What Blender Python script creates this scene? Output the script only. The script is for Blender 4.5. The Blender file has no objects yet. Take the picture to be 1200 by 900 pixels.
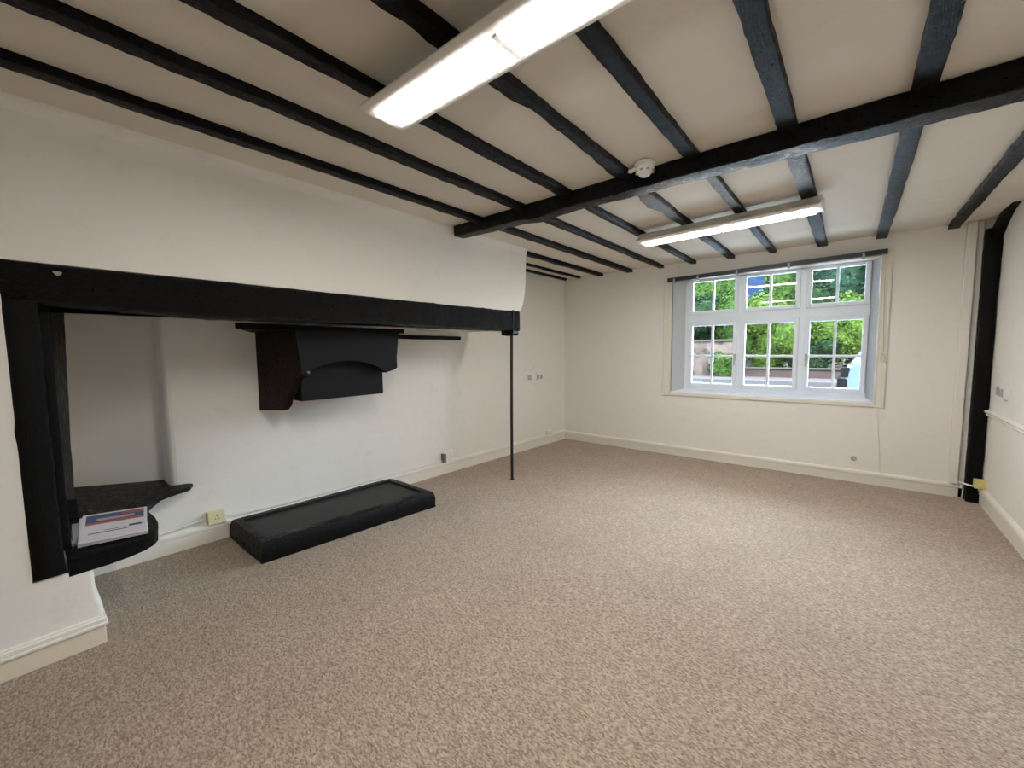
import bpy, bmesh, math, random
import numpy as np
from mathutils import Vector, Matrix, noise

random.seed(11)
C = bpy.context.scene.collection
SC = bpy.context.scene
R = math.radians

# ------------------------------------------------------------------ materials
def srgb(r, g, b):
    f = lambda c: ((c / 255) / 12.92 if c / 255 <= .04045 else ((c / 255 + .055) / 1.055) ** 2.4)
    return (f(r), f(g), f(b), 1)

def new_mat(name):
    m = bpy.data.materials.new(name); m.use_nodes = True
    nt = m.node_tree; nt.nodes.clear()
    out = nt.nodes.new('ShaderNodeOutputMaterial')
    b = nt.nodes.new('ShaderNodeBsdfPrincipled')
    nt.links.new(b.outputs[0], out.inputs[0])
    return m, nt, b

def N(nt, t, **kw):
    n = nt.nodes.new(t)
    for k, v in kw.items(): setattr(n, k, v)
    return n

def simple(name, col, rough=.5, noise_amt=0., scale=8., bump=0., bump_scale=60., stretch=None, spec=.5, metal=0.):
    """plain paint / plastic with a little procedural variation and bump"""
    m, nt, b = new_mat(name)
    b.inputs['Roughness'].default_value = rough
    b.inputs['Metallic'].default_value = metal
    b.inputs['Specular IOR Level'].default_value = spec
    tc = N(nt, 'ShaderNodeTexCoord'); mp = N(nt, 'ShaderNodeMapping')
    nt.links.new(tc.outputs['Object'], mp.inputs[0])
    if stretch: mp.inputs['Scale'].default_value = stretch
    n1 = N(nt, 'ShaderNodeTexNoise'); n1.inputs['Scale'].default_value = scale; n1.inputs['Detail'].default_value = 5
    nt.links.new(mp.outputs[0], n1.inputs['Vector'])
    mix = N(nt, 'ShaderNodeMix', data_type='RGBA')
    lo = [max(0, c * (1 - noise_amt)) for c in col[:3]] + [1]
    hi = [c * (1 + noise_amt) for c in col[:3]] + [1]
    mix.inputs[6].default_value = lo; mix.inputs[7].default_value = hi
    nt.links.new(n1.outputs[0], mix.inputs[0]); nt.links.new(mix.outputs[2], b.inputs['Base Color'])
    if bump:
        n2 = N(nt, 'ShaderNodeTexNoise'); n2.inputs['Scale'].default_value = bump_scale; n2.inputs['Detail'].default_value = 6
        nt.links.new(mp.outputs[0], n2.inputs['Vector'])
        bp = N(nt, 'ShaderNodeBump'); bp.inputs['Strength'].default_value = bump; bp.inputs['Distance'].default_value = .01
        nt.links.new(n2.outputs[0], bp.inputs['Height']); nt.links.new(bp.outputs[0], b.inputs['Normal'])
    return m

def plaster_mat(name, col):
    """lumpy hand-trowelled plaster under emulsion paint, a few faint scuffs"""
    m, nt, b = new_mat(name)
    b.inputs['Roughness'].default_value = .7; b.inputs['Specular IOR Level'].default_value = .25
    tc = N(nt, 'ShaderNodeTexCoord')
    a = N(nt, 'ShaderNodeTexNoise'); a.inputs['Scale'].default_value = 1.7; a.inputs['Detail'].default_value = 3
    c = N(nt, 'ShaderNodeTexNoise'); c.inputs['Scale'].default_value = 14; c.inputs['Detail'].default_value = 6
    d = N(nt, 'ShaderNodeTexNoise'); d.inputs['Scale'].default_value = 6; d.inputs['Detail'].default_value = 8; d.inputs['Roughness'].default_value = .7
    for n in (a, c, d): nt.links.new(tc.outputs['Object'], n.inputs['Vector'])
    ad = N(nt, 'ShaderNodeMath', operation='MULTIPLY_ADD'); ad.inputs[1].default_value = .12
    nt.links.new(c.outputs[0], ad.inputs[0]); nt.links.new(a.outputs[0], ad.inputs[2])
    bp = N(nt, 'ShaderNodeBump'); bp.inputs['Strength'].default_value = .35; bp.inputs['Distance'].default_value = .05
    nt.links.new(ad.outputs[0], bp.inputs['Height']); nt.links.new(bp.outputs[0], b.inputs['Normal'])
    rp = N(nt, 'ShaderNodeValToRGB')
    rp.color_ramp.elements[0].position = .24; rp.color_ramp.elements[0].color = [x * .9 for x in col[:3]] + [1]
    rp.color_ramp.elements[1].position = .42; rp.color_ramp.elements[1].color = col
    nt.links.new(d.outputs[0], rp.inputs[0]); nt.links.new(rp.outputs[0], b.inputs['Base Color'])
    return m

def carpet_mat():
    m, nt, b = new_mat('carpet')
    b.inputs['Roughness'].default_value = .95; b.inputs['Specular IOR Level'].default_value = .1
    try: b.inputs['Sheen Weight'].default_value = .25
    except KeyError: pass
    tc = N(nt, 'ShaderNodeTexCoord')
    v = N(nt, 'ShaderNodeTexVoronoi'); v.inputs['Scale'].default_value = 120
    n1 = N(nt, 'ShaderNodeTexNoise'); n1.inputs['Scale'].default_value = 75; n1.inputs['Detail'].default_value = 3
    n2 = N(nt, 'ShaderNodeTexNoise'); n2.inputs['Scale'].default_value = 2.2; n2.inputs['Detail'].default_value = 3
    mp = N(nt, 'ShaderNodeMapping'); mp.inputs['Rotation'].default_value = (0, 0, R(35)); mp.inputs['Scale'].default_value = (.75, 1.5, 1)
    nt.links.new(tc.outputs['Object'], mp.inputs[0])
    for n in (v, n1): nt.links.new(mp.outputs[0], n.inputs['Vector'])
    nt.links.new(tc.outputs['Object'], n2.inputs['Vector'])
    sp = N(nt, 'ShaderNodeSeparateColor'); nt.links.new(v.outputs['Color'], sp.inputs[0])
    ad = N(nt, 'ShaderNodeMath', operation='MULTIPLY_ADD'); ad.inputs[1].default_value = .45
    nt.links.new(sp.outputs[0], ad.inputs[0])
    m2 = N(nt, 'ShaderNodeMath', operation='MULTIPLY'); m2.inputs[1].default_value = .62
    nt.links.new(n1.outputs[0], m2.inputs[0]); nt.links.new(m2.outputs[0], ad.inputs[2])
    rp = N(nt, 'ShaderNodeValToRGB'); e = rp.color_ramp.elements
    e[0].position = .2; e[0].color = CARPET[0]
    e[1].position = .8; e[1].color = CARPET[2]
    k = e.new(.5); k.color = CARPET[1]
    nt.links.new(ad.outputs[0], rp.inputs[0])
    mx = N(nt, 'ShaderNodeMix', data_type='RGBA', blend_type='MULTIPLY'); mx.inputs[0].default_value = .5
    rp2 = N(nt, 'ShaderNodeValToRGB'); rp2.color_ramp.elements[0].color = (.86, .86, .86, 1); rp2.color_ramp.elements[0].position = .35
    rp2.color_ramp.elements[1].position = .6
    nt.links.new(n2.outputs[0], rp2.inputs[0])
    nt.links.new(rp.outputs[0], mx.inputs[6]); nt.links.new(rp2.outputs[0], mx.inputs[7])
    nt.links.new(mx.outputs[2], b.inputs['Base Color'])
    bp = N(nt, 'ShaderNodeBump'); bp.inputs['Strength'].default_value = .7; bp.inputs['Distance'].default_value = .006
    nt.links.new(ad.outputs[0], bp.inputs['Height']); nt.links.new(bp.outputs[0], b.inputs['Normal'])
    return m
CARPET = (srgb(116, 98, 83), srgb(158, 138, 120), srgb(190, 172, 153))

def timber_mat(name, col, rough, stretch, bump=.5, wear_sheen=0.0, spec=.15, dist=.012):
    """old black-painted oak: long grain, dents, a few greyish worn patches, on the lintel also painted sheen"""
    m, nt, b = new_mat(name)
    b.inputs['Specular IOR Level'].default_value = spec
    tc = N(nt, 'ShaderNodeTexCoord'); mp = N(nt, 'ShaderNodeMapping'); mp.inputs['Scale'].default_value = stretch
    nt.links.new(tc.outputs['Object'], mp.inputs[0])
    g = N(nt, 'ShaderNodeTexNoise'); g.inputs['Scale'].default_value = 26; g.inputs['Detail'].default_value = 8; g.inputs['Roughness'].default_value = .65
    h = N(nt, 'ShaderNodeTexNoise'); h.inputs['Scale'].default_value = 9; h.inputs['Detail'].default_value = 5
    nt.links.new(mp.outputs[0], g.inputs['Vector']); nt.links.new(tc.outputs['Object'], h.inputs['Vector'])
    ad = N(nt, 'ShaderNodeMath', operation='ADD'); nt.links.new(g.outputs[0], ad.inputs[0]); nt.links.new(h.outputs[0], ad.inputs[1])
    bp = N(nt, 'ShaderNodeBump'); bp.inputs['Strength'].default_value = bump; bp.inputs['Distance'].default_value = dist
    nt.links.new(ad.outputs[0], bp.inputs['Height']); nt.links.new(bp.outputs[0], b.inputs['Normal'])
    rp = N(nt, 'ShaderNodeValToRGB'); e = rp.color_ramp.elements
    e[0].position = .45; e[0].color = col
    e[1].position = .8; e[1].color = [c * (1 + wear_sheen * 6) + .004 * wear_sheen for c in col[:3]] + [1]
    nt.links.new(g.outputs[0], rp.inputs[0]); nt.links.new(rp.outputs[0], b.inputs['Base Color'])
    rr = N(nt, 'ShaderNodeMapRange'); rr.inputs[1].default_value = .3; rr.inputs[2].default_value = .7
    rr.inputs[3].default_value = rough - .12; rr.inputs[4].default_value = rough + .25
    k = N(nt, 'ShaderNodeTexNoise'); k.inputs['Scale'].default_value = 34; k.inputs['Detail'].default_value = 5; k.inputs['Roughness'].default_value = .7
    nt.links.new(tc.outputs['Object'], k.inputs['Vector']); nt.links.new(k.outputs[0], rr.inputs[0]); nt.links.new(rr.outputs[0], b.inputs['Roughness'])
    return m

def emit_mat(name, col, strength):
    m = bpy.data.materials.new(name); m.use_nodes = True; nt = m.node_tree; nt.nodes.clear()
    out = nt.nodes.new('ShaderNodeOutputMaterial'); e = nt.nodes.new('ShaderNodeEmission')
    e.inputs[0].default_value = col; e.inputs[1].default_value = strength
    nt.links.new(e.outputs[0], out.inputs[0]); return m

def glass_mat(name, tint=(.97, .99, 1, 1)):
    m = bpy.data.materials.new(name); m.use_nodes = True; nt = m.node_tree; nt.nodes.clear()
    out = nt.nodes.new('ShaderNodeOutputMaterial'); t = nt.nodes.new('ShaderNodeBsdfTransparent'); t.inputs[0].default_value = tint
    g = nt.nodes.new('ShaderNodeBsdfGlossy'); g.inputs['Roughness'].default_value = .02
    f = nt.nodes.new('ShaderNodeFresnel'); f.inputs[0].default_value = 1.45
    mx = nt.nodes.new('ShaderNodeMixShader')
    nt.links.new(f.outputs[0], mx.inputs[0]); nt.links.new(t.outputs[0], mx.inputs[1]); nt.links.new(g.outputs[0], mx.inputs[2])
    nt.links.new(mx.outputs[0], out.inputs[0]); return m

def leaf_mat(name, c0, c1):
    m, nt, b = new_mat(name)
    b.inputs['Roughness'].default_value = .8; b.inputs['Specular IOR Level'].default_value = .04
    tc = N(nt, 'ShaderNodeTexCoord')
    n = N(nt, 'ShaderNodeTexNoise'); n.inputs['Scale'].default_value = 6; n.inputs['Detail'].default_value = 8; n.inputs['Roughness'].default_value = .7
    nt.links.new(tc.outputs['Object'], n.inputs['Vector'])
    rp = N(nt, 'ShaderNodeValToRGB'); e = rp.color_ramp.elements
    e[0].position = .35; e[0].color = c0; e[1].position = .65; e[1].color = c1
    nt.links.new(n.outputs[0], rp.inputs[0]); nt.links.new(rp.outputs[0], b.inputs['Base Color'])
    return m

def brick_mat(name, c1, c2, mortar, scale, bw=.5, bh=.25):
    m, nt, b = new_mat(name); b.inputs['Roughness'].default_value = .9; b.inputs['Specular IOR Level'].default_value = .05
    tc = N(nt, 'ShaderNodeTexCoord'); sx = N(nt, 'ShaderNodeSeparateXYZ'); cx = N(nt, 'ShaderNodeCombineXYZ')
    nt.links.new(tc.outputs['Object'], sx.inputs[0]); nt.links.new(sx.outputs[0], cx.inputs[0]); nt.links.new(sx.outputs[2], cx.inputs[1])
    br = N(nt, 'ShaderNodeTexBrick'); br.inputs['Scale'].default_value = scale
    br.inputs['Color1'].default_value = c1; br.inputs['Color2'].default_value = c2; br.inputs['Mortar'].default_value = mortar
    br.inputs['Brick Width'].default_value = bw; br.inputs['Row Height'].default_value = bh
    nt.links.new(cx.outputs[0], br.inputs['Vector']); nt.links.new(br.outputs[0], b.inputs['Base Color'])
    return m

def stone_mat(name):
    m, nt, b = new_mat(name); b.inputs['Roughness'].default_value = .9; b.inputs['Specular IOR Level'].default_value = .1
    tc = N(nt, 'ShaderNodeTexCoord'); v = N(nt, 'ShaderNodeTexVoronoi'); v.inputs['Scale'].default_value = 3.2
    n = N(nt, 'ShaderNodeTexNoise'); n.inputs['Scale'].default_value = 5; n.inputs['Detail'].default_value = 6
    nt.links.new(tc.outputs['Object'], v.inputs['Vector']); nt.links.new(tc.outputs['Object'], n.inputs['Vector'])
    sp = N(nt, 'ShaderNodeSeparateColor'); nt.links.new(v.outputs['Color'], sp.inputs[0])
    ad = N(nt, 'ShaderNodeMath', operation='MULTIPLY_ADD'); ad.inputs[1].default_value = .5
    nt.links.new(sp.outputs[0], ad.inputs[0])
    mu = N(nt, 'ShaderNodeMath', operation='MULTIPLY'); mu.inputs[1].default_value = .6
    nt.links.new(n.outputs[0], mu.inputs[0]); nt.links.new(mu.outputs[0], ad.inputs[2])
    rp = N(nt, 'ShaderNodeValToRGB'); e = rp.color_ramp.elements
    e[0].position = .3; e[0].color = srgb(26, 20, 17); e[1].position = .75; e[1].color = srgb(56, 46, 40)
    nt.links.new(ad.outputs[0], rp.inputs[0]); nt.links.new(rp.outputs[0], b.inputs['Base Color'])
    return m

M = {}
M['plaster'] = plaster_mat('plaster', srgb(236, 233, 227))
M['ceiling'] = plaster_mat('ceiling_paint', srgb(222, 215, 203))
M['carpet'] = carpet_mat()
M['gloss_white'] = simple('gloss_white', srgb(236, 232, 222), .35, .03, 6, .12, 30)
M['cream'] = simple('cream_gloss', srgb(228, 218, 196), .4, .04, 6, .12, 30)
M['trim'] = simple('cream_trim', srgb(229, 225, 215), .4, .03, 6, .1, 30)
M['timber_y'] = timber_mat('black_timber_y', (.0026, .0025, .003, 1), .34, (9, .9, 9), .8, .5, spec=.12, dist=.016)
M['timber_x'] = timber_mat('black_timber_x', (.0026, .0025, .003, 1), .30, (.9, 9, 9), .8, .5, spec=.18, dist=.016)
M['timber_z'] = timber_mat('black_timber_z', (.0026, .0025, .0026, 1), .45, (9, 9, .55), .55, .2)
M['lintel'] = timber_mat('lintel_timber', (.0022, .0021, .0025, 1), .33, (7, 1.2, 7), 1.0, 1.2, spec=.28, dist=.03)  # greyer streaks: worn paint plus sheen put into the colour
M['timber_worn'] = timber_mat('worn_timber', (.028, .025, .022, 1), .55, (9, 9, .5), .7, .4)
M['hood'] = simple('hood_paint', (.0065, .0062, .0078, 1), .6, .15, 4, .1, 30, spec=.2)
M['hood_brown'] = timber_mat('hood_brown', (.010, .0045, .0035, 1), .5, (6, 6, .6), .4, .2)
M['hearth'] = timber_mat('hearth_paint', (.002, .002, .0022, 1), .33, (3, 3, 3), .6, .2, spec=.16)
M['hearth_top'] = simple('hearth_slate', (.007, .007, .007, 1), .45, .3, 9, .2, 40, spec=.3)
M['iron'] = simple('black_iron', (.006, .006, .006, 1), .4, .1, 20, .1, 80)
M['upvc'] = simple('white_upvc', srgb(234, 243, 253), .3, .01)  # white with the blue of daylight put into the base colour
M['glass'] = glass_mat('window_glass')
M['tube'] = emit_mat('lit_diffuser', (1, .97, .92, 1), 76)
M['body'] = simple('fitting_body', srgb(236, 234, 228), .35, .01)
M['plastic'] = simple('white_plastic', srgb(238, 238, 234), .35, .01)
M['grey_plastic'] = simple('grey_plastic', srgb(172, 174, 176), .35, .02)
M['dark_grey'] = simple('dark_grey_plastic', srgb(104, 106, 104), .4, .02)
M['cream_plastic'] = simple('cream_plastic', srgb(226, 218, 178), .35, .02)
M['yellow_plastic'] = simple('yellowed_plastic', srgb(222, 208, 140), .4, .03)
M['blind'] = simple('blind_dark', srgb(52, 54, 62), .35, .15, 40)
M['brass'] = simple('dull_brass', srgb(150, 142, 124), .4, .1, metal=.7)
M['paper'] = simple('paper', srgb(226, 224, 230), .6, .02)
M['paper_grey'] = simple('paper_grey', srgb(160, 158, 160), .65, .06)
M['ink'] = simple('ink', srgb(70, 70, 84), .6, .2, 60)
M['print_blue'] = simple('print_blue', srgb(66, 86, 120), .5, .35, 30)
M['print_red'] = simple('print_red', srgb(178, 92, 84), .5, .2, 30)
M['print_pale'] = simple('print_pale', srgb(176, 168, 172), .5, .2, 40)
M['cord'] = simple('cord', srgb(196, 184, 160), .7, .05)
M['road'] = simple('tarmac', srgb(33, 32, 33), .9, .1, 4, spec=.05)
M['pavement'] = simple('pavement', srgb(46, 38, 37), .9, .12, 5, spec=.05)
M['kerb'] = simple('kerb_stone', srgb(46, 44, 44), .85, .1, 5, spec=.05)
M['verge'] = simple('verge', srgb(33, 26, 22), .9, .2, 5, spec=.05)
M['bounce_pale'] = simple('pale_bounce', srgb(214, 216, 218), .9, .06, 5, spec=.05)  # pale surface of the added slab that throws daylight upward
M['brick'] = brick_mat('brick', srgb(40, 30, 26), srgb(32, 25, 22), srgb(38, 32, 29), 2.2)
M['stone'] = stone_mat('stone')
M['coping'] = simple('coping', srgb(38, 33, 30), .9, .1, 5, spec=.05)
M['slate'] = brick_mat('slate', srgb(11, 21, 35), srgb(14, 25, 40), srgb(8, 14, 25), 2.5, .5, .3)
M['house'] = simple('house_render', srgb(45, 44, 41), .9, .05, spec=.05)
M['bark'] = simple('bark', srgb(84, 68, 54), .9, .3, 10, .5, 20)
M['leaf_yellow'] = leaf_mat('leaf_yellow', (0.00399, 0.00943, 0.00131, 1), (0.03193, 0.04712, 0.00655, 1))
M['leaf_green'] = leaf_mat('leaf_green', (0.00302, 0.00857, 0.00161, 1), (0.01915, 0.03427, 0.00554, 1))
M['leaf_dark'] = leaf_mat('leaf_dark', (0.00182, 0.00484, 0.00182, 1), (0.00706, 0.01411, 0.00454, 1))
M['leaf_blue'] = leaf_mat('leaf_blue', (0.00302, 0.00857, 0.00504, 1), (0.01109, 0.02218, 0.01210, 1))
M['car'] = simple('car_paint', srgb(30, 39, 47), .5, .02, spec=.2)
M['car_glass'] = simple('car_glass', (.02, .03, .04, 1), .08)
M['rubber'] = simple('rubber', (.0015, .0015, .0018, 1), .9, .1, spec=.02)
M['lamp_red'] = simple('lamp_dark', (.0015, .0012, .0012, 1), .6, spec=.02)
M['alloy'] = simple('alloy', srgb(150, 152, 156), .35, .05, metal=.8)

# ------------------------------------------------------------------ mesh helpers
class MB:
    def __init__(s): s.v = []; s.f = []; s.m = []; s.cur = 0
    def _add(s, vs, fs):
        k = len(s.v); s.v += [tuple(v) for v in vs]; s.f += [tuple(i + k for i in f) for f in fs]; s.m += [s.cur] * len(fs); return s
    def mat(s, i): s.cur = i; return s
    def box(s, x0, x1, y0, y1, z0, z1):
        if x0 > x1: x0, x1 = x1, x0
        if y0 > y1: y0, y1 = y1, y0
        if z0 > z1: z0, z1 = z1, z0
        return s._add([(x0, y0, z0), (x1, y0, z0), (x1, y1, z0), (x0, y1, z0), (x0, y0, z1), (x1, y0, z1), (x1, y1, z1), (x0, y1, z1)],
                      [(0, 3, 2, 1), (4, 5, 6, 7), (0, 1, 5, 4), (1, 2, 6, 5), (2, 3, 7, 6), (3, 0, 4, 7)])
    def hexa(s, b, t):
        return s._add(list(b) + list(t), [(0, 3, 2, 1), (4, 5, 6, 7), (0, 1, 5, 4), (1, 2, 6, 5), (2, 3, 7, 6), (3, 0, 4, 7)])
    def loft(s, rings, caps=True):
        n = len(rings[0]); vs = [p for r in rings for p in r]; fs = []
        for i in range(len(rings) - 1):
            for j in range(n):
                a = i * n + j; b2 = i * n + (j + 1) % n
                fs.append((a, b2, b2 + n, a + n))
        if caps:
            fs.append(tuple(reversed(range(n)))); fs.append(tuple((len(rings) - 1) * n + j for j in range(n)))
        return s._add(vs, fs)
    def prism(s, poly, fn0, fn1):
        """poly of 2-D points; fn0 / fn1 turn each into the two end positions"""
        return s.loft([[fn0(p) for p in poly], [fn1(p) for p in poly]])
    def tube(s, pts, r, n=8):
        pts = [Vector(p) for p in pts]; rings = []
        for i, p in enumerate(pts):
            d = (pts[min(i + 1, len(pts) - 1)] - pts[max(i - 1, 0)]).normalized()
            a = d.orthogonal().normalized() if abs(d.z) > .9 else d.cross(Vector((0, 0, 1))).normalized()
            b = d.cross(a); rr = r[i] if isinstance(r, (list, tuple)) else r
            rings.append([p + a * math.cos(t) * rr + b * math.sin(t) * rr for t in (2 * math.pi * k / n for k in range(n))])
        return s.loft(rings)
    def lathe(s, prof, c, axis='z', n=24):
        rings = []
        for r, h in prof:
            ring = []
            for k in range(n):
                t = 2 * math.pi * k / n; a, b = r * math.cos(t), r * math.sin(t)
                ring.append({'z': (c[0] + a, c[1] + b, c[2] + h), 'y': (c[0] + a, c[1] + h, c[2] + b), 'x': (c[0] + h, c[1] + a, c[2] + b)}[axis])
            rings.append(ring)
        return s.loft(rings)
    def build(s, name, mat, parent=None, base=None, smooth=0, bevel=0, seg=2, local=False):
        if not isinstance(mat, (list, tuple)): mat = [mat]
        if parent is not None:
            org = Vector((0, 0, 0)) if local else Vector(parent['_o'])
        else:
            if base is None:
                a = np.array(s.v); base = ((a[:, 0].min() + a[:, 0].max()) / 2, (a[:, 1].min() + a[:, 1].max()) / 2, a[:, 2].min())
            org = Vector(base)
        me = bpy.data.meshes.new(name)
        me.from_pydata([tuple(Vector(v) - org) for v in s.v], [], s.f)
        for m in mat: me.materials.append(m)
        me.polygons.foreach_set('material_index', s.m)
        bm = bmesh.new(); bm.from_mesh(me)
        bmesh.ops.recalc_face_normals(bm, faces=bm.faces); bm.to_mesh(me); bm.free()
        if smooth:
            me.polygons.foreach_set('use_smooth', [True] * len(me.polygons)); me.set_sharp_from_angle(angle=R(smooth))
        o = bpy.data.objects.new(name, me); C.objects.link(o); o['_o'] = tuple(org)
        if parent is not None: o.parent = parent
        else: o.location = org
        if bevel:
            md = o.modifiers.new('edge', 'BEVEL'); md.width = bevel; md.segments = seg; md.limit_method = 'ANGLE'; md.angle_limit = R(35)
            me.polygons.foreach_set('use_smooth', [True] * len(me.polygons)); me.set_sharp_from_angle(angle=R(50))
        me.update(); return o

def tag(o, label=None, cat=None, group=None, kind=None):
    if label: o['label'] = label
    if cat: o['category'] = cat
    if group: o['group'] = group
    if kind: o['kind'] = kind
    return o

def thing(name, loc, label, cat, group=None, kind=None, rz=0):
    o = bpy.data.objects.new(name, None); o.empty_display_size = .1; C.objects.link(o)
    o.location = loc; o.rotation_euler = (0, 0, rz); o['_o'] = tuple(loc)
    return tag(o, label, cat, group, kind)

def struct(o): o['kind'] = 'structure'; return o

def kids(o): return [c for c in bpy.data.objects if c.parent == o]
def copy_tree(o, parent=None):
    c = o.copy(); C.objects.link(c)
    if parent is not None: c.parent = parent
    for k in kids(o): copy_tree(k, c)
    return c

def hewn(p0, p1, wfn, hfn, seed, wob=.006, step=.045, cham=.0035, up=(0, 0, 1)):
    """hand-hewn timber from p0 to p1. wfn(t) -> (left, right) offsets across, hfn(t) -> (down, up) offsets; uneven faces"""
    p0, p1 = Vector(p0), Vector(p1); d = (p1 - p0); L = d.length; d.normalize()
    up = Vector(up); side = d.cross(up).normalized(); up = side.cross(d).normalized()
    n = max(2, int(L / step)); rings = []
    for i in range(n + 1):
        t = i / n; c = p0.lerp(p1, t); a, b = wfn(t); e, f = hfn(t)
        w = b - a; h = f - e
        pts = [(a + cham, e), ((a + b) / 2, e), (b - cham, e), (b, e + cham), (b, (e + f) / 2), (b, f - cham), (b - cham, f), ((a + b) / 2, f), (a + cham, f), (a, f - cham), (a, (e + f) / 2), (a, e + cham)]
        ring = []
        for (x, z) in pts:
            q = c + side * x + up * z
            s1 = Vector((q.x * 3.1 + seed * 7.3, q.y * 3.1, q.z * 3.1)); s2 = Vector((q.x * 17 + seed, q.y * 17 + seed * 3, q.z * 17))
            dx = noise.noise(s1) * wob + noise.noise(s2) * wob * .7
            dz = noise.noise(s1 + Vector((31, 7, 5))) * wob + noise.noise(s2 + Vector((3, 17, 5))) * wob * .7
            ring.append(q + side * dx + up * dz)
        rings.append(ring)
    return MB().loft(rings)

# ------------------------------------------------------------------ measures (metres; camera stands over the origin)
ZC = 2.66                 # ceiling
YF = 5.86                 # far wall
XR = 1.02                 # right wall
XB = -2.96                # chimney breast / pier face
def xl(y): return -3.915 + .0425 * y      # skirting face on the long left wall
def xw(y): return xl(y) - .02             # plaster face of the long left wall
YB = -3.0                 # wall behind

# ------------------------------------------------------------------ room shell
struct(MB().box(-5.0, XR + .3, YB - .3, YF + .3, -.15, 0).build('floor', M['carpet'], base=(0, 0, 0)))
struct(MB().box(-5.0, XR + .3, YB - .3, YF + .3, ZC, ZC + .25).build('ceiling', M['ceiling'], base=(0, 0, ZC)))
# far wall with a splayed window opening
OX0, OX1, OZ0, OZ1 = -1.93, .205, .895, 2.43       # room-side opening
IX0, IX1, IZ0, IZ1 = -1.81, .14, .925, 2.43        # at the window frame
YW = 6.03                                          # room face of the window frame
w = MB()
yo = 6.16
def wallring(y, a):
    return [(a[0], y, a[2]), (a[1], y, a[2]), (a[1], y, a[3]), (a[0], y, a[3])]
outer = (-5.0, XR + .3, -.1, ZC + .1)
O0 = wallring(YF, outer); I0 = wallring(YF, (OX0, OX1, OZ0, OZ1)); I1 = wallring(YW, (IX0, IX1, IZ0, IZ1)); I2 = wallring(yo, (IX0, IX1, IZ0, IZ1)); O1 = wallring(yo, outer)
w._add(O0 + I0 + I1 + I2 + O1, [(i, (i + 1) % 4, (i + 1) % 4 + 4, i + 4) for i in range(4)] + [(i + 4, (i + 1) % 4 + 4, (i + 1) % 4 + 8, i + 8) for i in range(4)]
       + [(i + 8, (i + 1) % 4 + 8, (i + 1) % 4 + 12, i + 12) for i in range(4)] + [(i + 12, (i + 1) % 4 + 12, (i + 1) % 4 + 16, i + 16) for i in range(4)]
       + [(i + 16, (i + 1) % 4 + 16, (i + 1) % 4, i) for i in range(4)])
struct(w.build('wall_far', M['plaster'], base=(-1, YF, 0)))
struct(MB().box(XR, XR + .2, YB - .2, YF + .25, -.1, ZC + .1).build('wall_right', M['plaster'], base=(XR, 2, 0)))
struct(MB().box(-5.0, XR + .3, YB - .2, YB, -.1, ZC + .1).build('wall_back', M['plaster'], base=(-1, YB, 0)))

# long left wall with the alcove over the seat shelf
NX = -4.69
def arc(cx, cy, r, a0, a1, n=6): return [(cx + r * math.cos(R(a0 + (a1 - a0) * i / n)), cy + r * math.sin(R(a0 + (a1 - a0) * i / n))) for i in range(n + 1)]
alc = [(-4.20, .712), (-4.05, .707), (-3.995, .708), (-3.972, .714), (-3.957, .725), (-3.947, .745), (-3.938, .78), (-3.928, .83), (-3.918, .89), (xw(.97) - .012, .97), (xw(1.07) - .006, 1.07), (xw(1.2) - .002, 1.2), (xw(1.4), 1.4)]
poly = [(-4.8, -.16), (-4.69, .0)] + alc + [(xw(2.4), 2.4), (xw(YF + .2), YF + .2), (-4.8, YF + .2)]
w = MB()
w.prism(poly, lambda p: (p[0], p[1], .47), lambda p: (p[0], p[1], ZC + .05))
w.prism([(xw(.0), .0), (xw(YF + .2), YF + .2), (-4.8, YF + .2), (-4.8, 0)], lambda p: (p[0], p[1], -.05), lambda p: (p[0], p[1], .47))
w.box(-5.1, -4.75, YB - .2, YF + .3, -.1, ZC + .1)
struct(w.build('wall_left', M['plaster'], base=(-3.9, 3, 0)))

# chimney breast, pier and soffit: one plastered mass
w = MB()
XS = -4.78
# pier under and beside the post; its corner swells towards the floor
def pierring(z, y1):
    c = arc(XB - .018, y1 - .018, .018, 90, 0, 6)
    return [(XS, YB - .1, z), (XS, y1, z)] + [(x, y, z) for x, y in c] + [(XB, YB - .1, z)]
w.loft([pierring(z, y) for z, y in ((-.05, .200), (.12, .200), (.16, .215), (.2, .212), (.25, .196), (.32, .192), (.42, .192))])
w.box(XS, XB, YB - .1, -.012, .42, 1.78)
w.box(XS, XB - .15, -.02, .085, .42, 1.78)           # behind the post
w.box(XS, -3.76, .0, .13, .42, 2.25)
# breast over the lintel
def breastring(z, y1, x1):
    c = arc(x1 - .02, y1 - .02, .02, 90, 0, 6)
    return [(-3.12, YB - .1, z), (-3.12, y1, z)] + [(x, y, z) for x, y in c] + [(x1, YB - .1, z)]
w.loft([breastring(z, y, x) for z, y, x in ((1.715, 3.73, -3.12), (1.78, 3.73, -3.12), (1.90, 3.73, -3.05), (1.93, 3.755, -2.99), (1.935, 3.765, XB), (1.96, 3.78, XB), (2.02, 3.815, XB), (2.08, 3.842, XB), (2.15, 3.862, XB), (2.3, 3.875, XB), (2.52, 3.885, XB), (2.60, 3.885, XB + .004), (2.64, 3.885, XB + .018), (2.68, 3.885, XB + .04))])
# recess ceiling: high over the hood, sloping down to the pole end
w.prism([(-.05, 2.72), (-.05, 2.2), (2.45, 2.2), (2.95, 1.735), (3.735, 1.735), (3.76, 1.93), (3.842, 2.08), (3.885, 2.5), (3.885, 2.72)], lambda p: (XS, p[0], p[1]), lambda p: (-3.10, p[0], p[1]))
w.box(XS, -3.1, YB - .1, .0, 1.7, ZC + .05)
struct(w.build('wall_chimney', M['plaster'], base=(XB, 1.5, 0)))

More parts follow.
